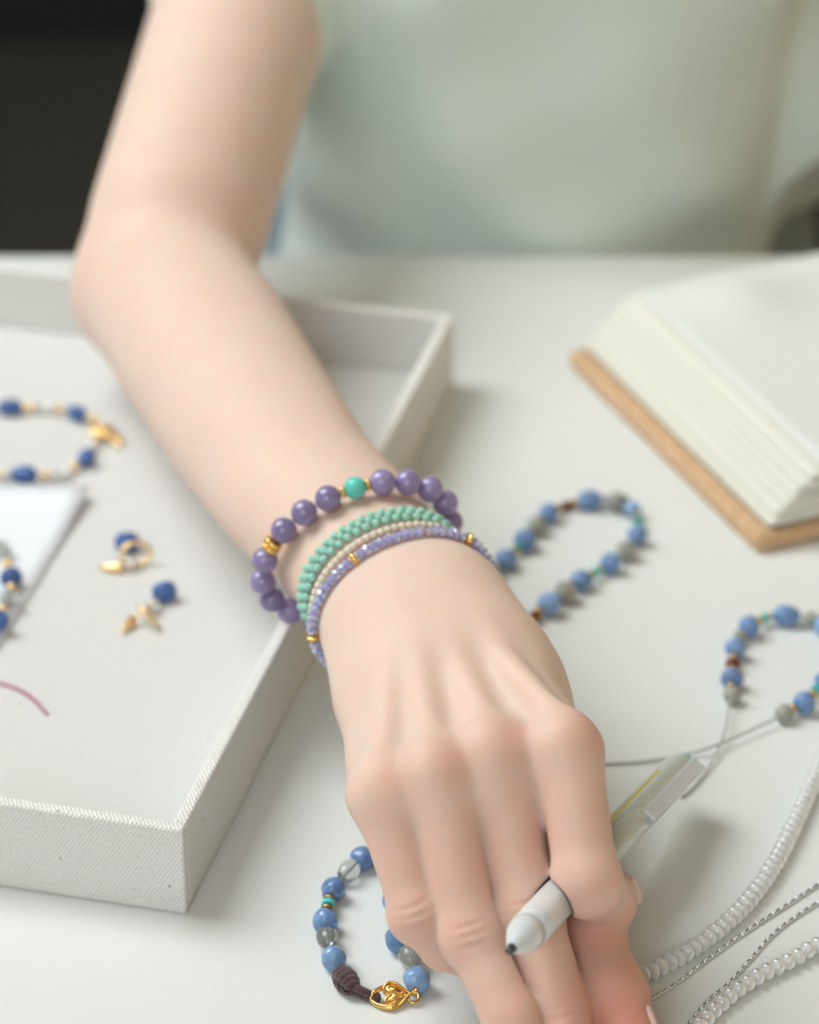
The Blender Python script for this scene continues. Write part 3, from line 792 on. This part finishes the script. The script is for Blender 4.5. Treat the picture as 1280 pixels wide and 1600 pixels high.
link('jump_ring', tube_mesh('jump_ring', [rc2+Vector((0.0005*math.cos(a), 0.0012*math.sin(a), 0.0010*math.cos(a))) for a in [i*math.pi/8 for i in range(16)]], 0.00032, M['gold'], 6, True), bb)

# ================================================================== STONE STRAND BY THE NOTEBOOK
ms = thing('stone_strand', Q(890, 880, 0), 'long loop of blue and grey stone beads behind the wrist, toward the notebook', 'bead strand')
S, Gy, Pl = 'stone_blue', 'stone_grey', 'stone_pale'
items = [('N', Gy, 700, 990, 4, 3.5), ('N', S, 712, 965, 4.2, 3.8), ('N', Pl, 730, 940, 4, 3.6), ('N', S, 748, 918, 4, 3.4), ('N', 'stone_grey', 770, 893, 4, 3.3), ('N', S, 791, 874, 4.3, 3.9), ('D', 'gold', 805, 861, 0.6, 1.6), ('D', 'turq', 810, 855, 0.9, 2.0), ('N', S, 821, 844, 4.2, 4.0),
         ('N', Gy, 839, 821, 4.2, 3.7), ('N', S, 857, 802, 4.3, 3.7), ('D', 'gold', 872, 795, 0.6, 1.7), ('F', 'brown_glass', 881, 792, 2.6, 2.0), ('F', 'brown_glass', 892, 788, 2.6, 2.0), ('D', 'gold', 900, 786, 0.6, 1.6), ('N', S, 921, 782, 5.2, 3.6), ('R', 'quartz', 946, 781, 2.0, 2.2),
         ('N', Gy, 965, 784, 3.8, 3.9), ('N', Pl, 987, 796, 3.8, 3.0), ('D', 'gold', 995, 807, 0.6, 1.6), ('D', 'turq', 998, 814, 0.9, 2.0), ('N', S, 996, 837, 4.0, 3.8), ('N', Gy, 979, 860, 4.2, 3.7), ('N', S, 953, 880, 4.2, 3.8),
         ('D', 'gold', 937, 890, 0.6, 1.5), ('D', 'turq', 931, 894, 0.9, 2.0), ('D', 'gold', 925, 897, 0.6, 1.5), ('N', 'stone_blue', 909, 907, 4.2, 3.7), ('N', Gy, 884, 925, 4.3, 3.9), ('N', Pl, 858, 944, 4.4, 4.2), ('D', 'gold', 841, 956, 0.7, 1.7), ('F', 'brown_glass', 836, 964, 2.2, 2.4), ('D', 'gold', 830, 970, 0.7, 1.7),
         ('N', S, 819, 980, 4, 3.6), ('N', Gy, 800, 1000, 4, 3.5), ('N', S, 782, 1020, 4, 3.6), ('N', Pl, 764, 1040, 4, 3.6)]
strand(ms, items, 0.0)

# ================================================================== UNFINISHED STONE STRAND (right)
us = thing('stone_strand', Q(1200, 1040, 0), 'unfinished blue stone strand at the right edge with loose grey thread ends', 'bead strand')
items = [('R', Gy, 1144, 1086, 3.3, 3.2), ('D', 'gold', 1142, 1073, 0.6, 1.5), ('N', S, 1144, 1060, 3.4, 3.9), ('D', 'gold', 1144, 1046, 0.7, 1.7), ('F', 'brown_glass', 1145, 1038, 2.6, 2.8), ('D', 'gold', 1146, 1028, 0.7, 1.5), ('N', Pl, 1149, 1014, 3.6, 3.9),
         ('R', Gy, 1157, 994, 2.3, 2.4), ('N', S, 1171, 979, 3.9, 3.9), ('D', 'gold', 1188, 970, 0.6, 1.6), ('D', 'turq', 1195, 966, 1.0, 2.0), ('D', 'gold', 1202, 964, 0.6, 1.6), ('N', S, 1229, 962, 4.9, 3.7), ('R', Gy, 1267, 967, 2.9, 2.7),
         ('N', Pl, 1288, 978, 3.6, 3.6), ('N', S, 1308, 1000, 4, 3.8), ('N', Gy, 1316, 1028, 3.8, 3.6), ('N', S, 1304, 1052, 3.6, 3.8), ('N', S, 1288, 1066, 3.0, 3.6), ('D', 'turq', 1276, 1078, 1.0, 2.0), ('D', 'gold', 1272, 1086, 0.7, 1.6), ('N', S, 1256, 1099, 3.9, 4.0),
         ('D', 'gold', 1239, 1108, 0.8, 1.7), ('R', Gy, 1226, 1115, 3.4, 3.2)]
Pu = strand(us, items, 0.0, zs=0.0033)
th1 = catmull([Pu[0], Q(1140, 1105, 0.0035), Q(1134, 1140, 0.003), Q(1122, 1172, 0.0022), Q(1102, 1208, 0.001), Q(1082, 1232, 0.0008), Q(1065, 1246, 0.0006)], 8)
link('thread_end', tube_mesh('thread_end', th1, 0.00042, M['thread'], 6), us)
th2 = catmull([Pu[-1], Q(1205, 1126, 0.003), Q(1165, 1145, 0.0024), Q(1118, 1165, 0.0028), Q(1075, 1178, 0.0014), Q(1020, 1188, 0.0010), Q(960, 1193, 0.0008), Q(900, 1194, 0.0006), Q(850, 1190, 0.0006)], 8)
link('thread_end', tube_mesh('thread_end', th2, 0.00042, M['thread'], 6), us)

# ================================================================== CRYSTAL STRANDS AND CHAINS (bottom right)
def bead_line(name, label, cat, pix, step, kind, group=None, z0=0.0):
    P = [Q(x, y, z0) for x, y in pix]; c = catmull(P, 10)
    root = thing(name, P[len(P)//2], label, cat, group)
    return root, c
FACR = lathe_mesh('crystal_bead', [(-1, 0.12), (-0.92, 0.40), (-0.70, 0.72), (-0.36, 0.93), (0, 1.0), (0.36, 0.93), (0.70, 0.72), (0.92, 0.40), (1, 0.12)], M['crystal'], seg=14)
def crystal_line(label, pix, r, step):
    P = [Q(x, y, r) for x, y in pix]; c = catmull(P, 10)
    root = thing('crystal_strand', Vector((P[len(P)//2].x, P[len(P)//2].y, 0)), label, 'bead strand')
    for p, t in resample(c, step=step):
        link('crystal_bead', FACR, root, place(p+Vector((0, 0, random.uniform(-0.0001, 0.0002))), t, (step*0.52, r*random.uniform(0.97, 1.0), r), roll=random.uniform(0, 6)))
    link('string', tube_mesh('string', c, 0.00055, M['silver'], 6), root)
crystal_line('long curved strand of frosted white crystals, upper of the two', [(1385, 990), (1330, 1110), (1296, 1168), (1268, 1228), (1240, 1290), (1213, 1345), (1176, 1400), (1125, 1451), (1062, 1495), (1010, 1521), (960, 1540)], 0.0030, 0.0034)
crystal_line('shorter strand of clear white crystals below the silver chains, cut by frame corner', [(1420, 1408), (1330, 1452), (1275, 1478), (1235, 1500), (1190, 1522), (1150, 1548), (1115, 1578), (1085, 1612), (1065, 1640)], 0.0028, 0.0042)
LINK = lathe_mesh('tube_link', [(-1, 0.7), (-0.94, 1), (0.94, 1), (1, 0.7)], M['silver'], seg=10)
def chain_line(label, pix):
    r = 0.0007
    P = [Q(x, y, r) for x, y in pix]; c = catmull(P, 10)
    root = thing('silver_chain', Vector((P[len(P)//2].x, P[len(P)//2].y, 0)), label, 'chain')
    pts = resample(c, step=0.0018)
    for i, (p, t) in enumerate(pts):
        if i % 2 == 0: link('tube_link', LINK, root, place(p, t, (0.00110, 0.00060, 0.00060)))
        else: link('ball_link', RND['silver'], root, place(p, t, (0.00060, 0.00078, 0.00078)))
    link('chain_core', tube_mesh('chain_core', c, 0.00025, M['silver'], 5), root)
chain_line('thin silver chain running just under the upper crystal strand', [(1420, 1300), (1330, 1352), (1282, 1380), (1238, 1409), (1190, 1440), (1140, 1474), (1092, 1510), (1050, 1542), (1000, 1570), (950, 1588)])
chain_line('thin silver chain lying against the lower crystal strand', [(1420, 1345), (1330, 1386), (1285, 1407), (1240, 1435), (1205, 1463), (1172, 1500), (1140, 1535), (1105, 1566), (1080, 1596), (1060, 1625)])

# ================================================================== PEN
pa = (PE-PT); PL = pa.length
pen = thing('pen', PT.lerp(PE, 0.5), 'frosted white pen tucked under the index finger', 'pen')
seen = (cam.location-PT.lerp(PE, 0.7)).normalized()
pm = place(PT, pa, up=seen)
def pmesh(n, me): return link(n, me, pen, pm)
R0 = 0.0055
pmesh('nib', lathe_mesh('nib', [(0, 0.0006), (0.0006, 0.0011), (0.0032, 0.0016), (0.0034, 0.0010)], M['pen_metal'], 16))
o = pmesh('cone', lathe_mesh('cone', [(0.0028, 0.0014), (0.003, 0.0018), (0.0075, 0.0036), (0.0115, 0.0050), (0.0150, R0)], M['pen_body'], 24)); keep_mw(o, pm)
pmesh('barrel', lathe_mesh('barrel', [(0.0150, R0), (0.020, R0), (0.050, R0*1.02), (0.0505, R0*0.9)], M['pen_body'], 24))
pmesh('rear_barrel', lathe_mesh('rear_barrel', [(0.0500, R0*0.9), (0.0505, R0*1.02), (PL-0.006, R0*1.02), (PL-0.002, R0*0.9)], M['pen_rear'], 24))
pmesh('refill', lathe_mesh('refill', [(0.008, 0.0010), (0.02, 0.0018), (PL-0.03, 0.0018), (PL-0.029, 0.0012)], M['pen_grey'], 12))
pmesh('cone_ring', lathe_mesh('cone_ring', [(0.0085, 0.0022), (0.0085, 0.0026), (0.0125, 0.0031), (0.0125, 0.0022)], mat('pen_blue_grey', (0.35, 0.52, 0.58), rough=0.3), 16))
pmesh('end_cap', lathe_mesh('end_cap', [(PL-0.0055, 0.0022), (PL-0.0055, 0.0044), (PL-0.001, 0.0046), (PL+0.0010, 0.0040), (PL+0.0012, 0.0018)], M['pen_teal'], 20))
def pbox(n, x0, x1, y0, y1, z0, z1, m, b=0.0006):
    me = bm_mesh(n, box_bm(x1-x0, y1-y0, z1-z0, b), m, smooth=False)
    link(n, me, pen, pm @ Matrix.Translation(((x0+x1)/2, (y0+y1)/2, (z0+z1)/2)))
pbox('clip', PL-0.050, PL-0.001, -0.0058, -0.0006, 0.0042, 0.0062, M['pen_clip'])
pbox('clip_foot', PL-0.050, PL-0.042, -0.0050, -0.0010, 0.0030, 0.0044, M['pen_clip'])
pbox('yellow_strip', PL-0.090, PL-0.020, 0.0032, 0.0048, 0.0022, 0.0038, M['pen_yellow'], 0.0002)

# ================================================================== NOTEBOOK
A = Q(886, 572, 0); B = Q(1181, 868, 0)
ND = (B-A).normalized(); NP = Vector((-ND.y, ND.x, 0)); NL = (B-A).length
nw = 0.17; nang = math.atan2(ND.y, ND.x)
nb = thing('notebook', (A+B)/2+NP*nw/2, 'open notebook with cork cover and fanned cream pages', 'notebook')
def npos(a, b, z): return A+ND*a+NP*b+Vector((0, 0, z))
CT = 0.0075
box('cork_cover', npos(NL/2, nw/2, CT/2), (NL, nw, CT), M['cork'], nb, bevel=0.0028, rot=nang, seg=3)
box('lining', npos(NL/2, nw/2+0.002, CT+0.0004), (NL-0.008, nw-0.010, 0.0008), M['lining'], nb, rot=nang)
npg = 26
pt = 0.00082
for i in range(npg):
    u = i/(npg-1)
    b0 = 0.0050+0.0215*u+0.0010*math.sin(i*1.7)+random.uniform(-0.0006, 0.0006)+0.0016*((i % 4) == 0)
    bl = NL-0.0060+random.uniform(-0.0016, 0.0008)
    w = nw-0.045
    c = npos(0.0030+bl/2+random.uniform(-0.0003, 0.0003), b0+w/2, CT+0.0008+pt*(i+0.5))
    box('page', c, (bl, w, pt*0.84), M['page'], nb, rot=nang+random.uniform(-0.002, 0.002))
# turned sheet on top, softly curled along the far end
b0 = 0.028; V = []; Fc = []; nx, ny = 40, 24; zt = CT+0.0008+pt*npg+0.0004
for th in (0.0004, 0.0):
    for i in range(nx+1):
        for j in range(ny+1):
            a = 0.004+(NL-0.008)*i/nx; b = b0+(nw-0.050)*j/ny
            z = zt+th+0.0055*math.exp(-((a-0.030)/0.022)**2)*math.exp(-((b-0.062)/0.020)**2)+0.004*(j/ny)**2
            V.append(npos(a, b, z))
n1 = (nx+1)*(ny+1)
for i in range(nx):
    for j in range(ny):
        q = [i*(ny+1)+j, (i+1)*(ny+1)+j, (i+1)*(ny+1)+j+1, i*(ny+1)+j+1]
        Fc.append(tuple(q)); Fc.append(tuple(x+n1 for x in q[::-1]))
def rimf(a, b): Fc.append((a, b, b+n1, a+n1))
for i in range(nx): rimf((i+1)*(ny+1), i*(ny+1)); rimf(i*(ny+1)+ny, (i+1)*(ny+1)+ny)
for j in range(ny): rimf(j, j+1); rimf(nx*(ny+1)+j+1, nx*(ny+1)+j)
top = link('top_sheet', mesh('top_sheet', V, Fc, M['page_top']), nb); top['label'] = 'greyish white turned sheet'

# ================================================================== THINGS IN THE TRAY
zf = TF
c1 = Q(139, 773, zf+0.0015); c2 = Q(-6, 1016, zf+0.0012)
e = (c2-c1).normalized(); f = Vector((e.y, -e.x, 0)).normalized()
if f.x > 0: f = -f
V = []; Fc = []; nx = ny = 14; Lc, Wc = 0.110, 0.085
for th in (0.0008, 0.0):
    for i in range(nx+1):
        for j in range(ny+1):
            a, b = Lc*i/nx, Wc*j/ny
            z = zf+0.0004+th+0.0035*math.exp(-(a/0.022)**2-(b/0.030)**2)
            p = c1+e*a+f*b; p.z = z; V.append(p)
n1 = (nx+1)*(ny+1)
for i in range(nx):
    for j in range(ny):
        q = [i*(ny+1)+j, (i+1)*(ny+1)+j, (i+1)*(ny+1)+j+1, i*(ny+1)+j+1]
        Fc.append(tuple(q)); Fc.append(tuple(x+n1 for x in q[::-1]))
for i in range(nx): rimf((i+1)*(ny+1), i*(ny+1)); rimf(i*(ny+1)+ny, (i+1)*(ny+1)+ny)
for j in range(ny): rimf(j, j+1); rimf(nx*(ny+1)+j+1, nx*(ny+1)+j)
tag(link('paper_card', mesh('paper_card', V, Fc, M['card'])), 'white marbled card lying in the tray at the left edge', 'card')
zc = zf+0.0014
cbk = thing('beaded_bracelet', Q(0, 920, zc), 'deep blue and clear bead bracelet lying on the white card', 'bracelet')
items = [('N', 'lapis', -62, 850, 4, 3.2), ('R', 'gold_pale', -46, 842, 1.6, 1.6), ('N', 'quartz', -24, 842, 4.2, 3), ('N', 'quartz', 2, 858, 4.0, 3.0), ('R', 'gold_pale', 11, 880, 1.7, 1.8), ('N', 'lapis', 17, 902, 3.6, 3.8), ('R', 'gold_pale', 18, 918, 1.6, 1.8), ('N', 'quartz', 14, 935, 3.4, 3.2), ('R', 'gold_pale', 4, 952, 1.6, 1.8),
         ('N', 'lapis', -3, 970, 3.6, 3.7), ('R', 'gold_pale', -16, 984, 1.6, 1.8), ('N', 'quartz', -36, 990, 3.6, 3.2)]
strand(cbk, items, zc, zs=0.003)
gb = thing('beaded_bracelet', Q(60, 690, zf), 'deep blue and pearl bracelet with gold charms, bare on the tray floor', 'bracelet')
items = [('N', 'lapis', -70, 700, 4.6, 3), ('R', 'pearl', -58, 675, 2, 2), ('R', 'gold_pale', -40, 655, 1.6, 1.6), ('R', 'pearl', -22, 640, 2.0, 2.0), ('N', 'lapis', 15, 636, 4.9, 3.2), ('R', 'gold_pale', 40, 637, 1.7, 1.8), ('R', 'gold_pale', 49, 637, 1.5, 1.6), ('R', 'crystal', 61, 636, 1.9, 2.0), ('R', 'pearl', 76, 636, 2.2, 2.2), ('R', 'gold_pale', 93, 640, 1.7, 1.8),
         ('N', 'lapis', 121, 646, 4.5, 3.2), ('R', 'pearl', 137, 651, 1.4, 1.8), ('R', 'gold_pale', 146, 655, 1.8, 1.8), ('R', 'gold', 156, 668, 1.8, 1.8), ('R', 'gold_pale', 152, 684, 1.7, 1.7), ('R', 'pearl', 144, 698, 1.9, 2.0), ('N', 'lapis', 135, 715, 4.0, 3.3), ('R', 'gold_pale', 117, 728, 1.8, 1.9), ('R', 'pearl', 103, 738, 2.2, 2.2), ('R', 'crystal', 90, 741, 1.9, 2.0), ('R', 'gold_pale', 71, 742, 1.8, 1.9),
         ('N', 'lapis', 38, 741, 5.0, 3.3), ('R', 'pearl', 10, 740, 1.9, 2.0), ('R', 'gold_pale', -1, 740, 1.6, 1.8), ('N', 'lapis', -35, 735, 4.9, 3.2), ('R', 'pearl', -60, 722, 2, 2)]
strand(gb, items, zf, closed=True, zs=0.0026)
# gold bow-like charms with a tail
def petal(p0, p1, w, h=0.0009):
    d_ = (p1-p0); L = d_.length
    bm = bmesh.new(); bmesh.ops.create_uvsphere(bm, u_segments=14, v_segments=8, radius=1)
    for v in bm.verts: v.co = Vector((v.co.x*L/2, v.co.y*w/2*(1+0.45*v.co.x), v.co.z*h))
    return bm_mesh('charm_petal', bm, M['gold_pale']), place((p0+p1)/2, d_)
ctr = (163, 674)
for (x, y), w in (((142, 668), 0.0065), ((150, 686), 0.005), ((172, 664), 0.005), ((184, 685), 0.006)):
    me_, mw_ = petal(Q(*ctr, zf+0.0034), Q(x, y, zf+0.0022), w); link('charm_petal', me_, gb, mw_)
link('charm_knot', RND['gold'], gb, place(Q(*ctr, zf+0.0034), Vector((1, 0.4, 0)), (0.0020, 0.0018, 0.0016)))
for (x, y), (x2, y2) in (((170, 678), (196, 690)), ((168, 681), (188, 697))):
    tl = catmull([Q(x, y, zf+0.003), Q((x+x2)/2, (y+y2)/2-1, zf+0.002), Q(x2, y2, zf+0.0012)], 6)
    link('charm_tail', tube_mesh('charm_tail', tl, 0.0013, M['gold_pale'], 8, taper=lambda u: 1-0.4*u), gb)
# earrings
def earring(label, stone, st, hoop_c, hoop_r, hoop_n, clear, cone0, cone1, link_pts):
    root = thing('earring', Q(hoop_c[0], hoop_c[1], zf), label, 'earring', None)
    link('stone_bead', NUG['lapis'][1], root, place(Q(*stone, zf+0.0036), st, (0.0047, 0.0037, 0.0036)))
    hc_ = Q(*hoop_c, zf+hoop_r*0.72+0.0006); Rm = frame_from(hoop_n)
    link('hoop', tube_mesh('hoop', [hc_+Rm @ Vector((0, hoop_r*math.cos(a), hoop_r*0.8*math.sin(a))) for a in [i*math.pi/16 for i in range(32)]], 0.00085, M['gold_pale'], 8, True), root)
    link('clear_bead', RND['crystal'], root, place(Q(*clear, zf+0.0026), Vector((1, 0, 0)), (0.0026, 0.0026, 0.0026)))
    a, b = Q(*cone0, zf+0.0018), Q(*cone1, zf+0.0014)
    link('ear_back', lathe_mesh('ear_back', [(0, 0.0018), (0.0008, 0.0020), (0.004, 0.0016), (0.0068, 0.0006), (0.0085, 0.0005)], M['gold_pale'], 14), root, place(a, b-a))
    link('post', tube_mesh('post', catmull([Q(x, y, zf+z) for x, y, z in link_pts], 6), 0.0005, M['gold_pale'], 6), root)
earring('gold earring with blue oval stone, farther of the pair', (198, 846), Vector((1, -0.25, 0)), (212, 866), 0.0052, Vector((0.25, -0.9, 0.35)), (203, 880), (190, 887), (165, 887), [(190, 887, 0.002), (203, 884, 0.002), (215, 872, 0.004)])
earring('gold earring with blue oval stone, nearer of the pair', (256, 924), Vector((1, 0.5, 0)), (230, 960), 0.0046, Vector((0.7, 0.45, 0.6)), (238, 945), (208, 968), (188, 990), [(208, 968, 0.002), (222, 958, 0.004), (238, 945, 0.004), (248, 933, 0.0036)])
pk = catmull([Q(-30, 1060, zf+0.0005), Q(-5, 1066, zf+0.0005), Q(28, 1077, zf+0.0006), Q(52, 1092, zf+0.001), Q(74, 1116, zf+0.0006)], 8)
tag(link('thread', tube_mesh('thread', pk, 0.00055, M['pink'], 6)), 'short piece of pink thread on the tray floor', 'thread')
for o in bpy.data.objects:
    if '_mw' in o: del o['_mw']
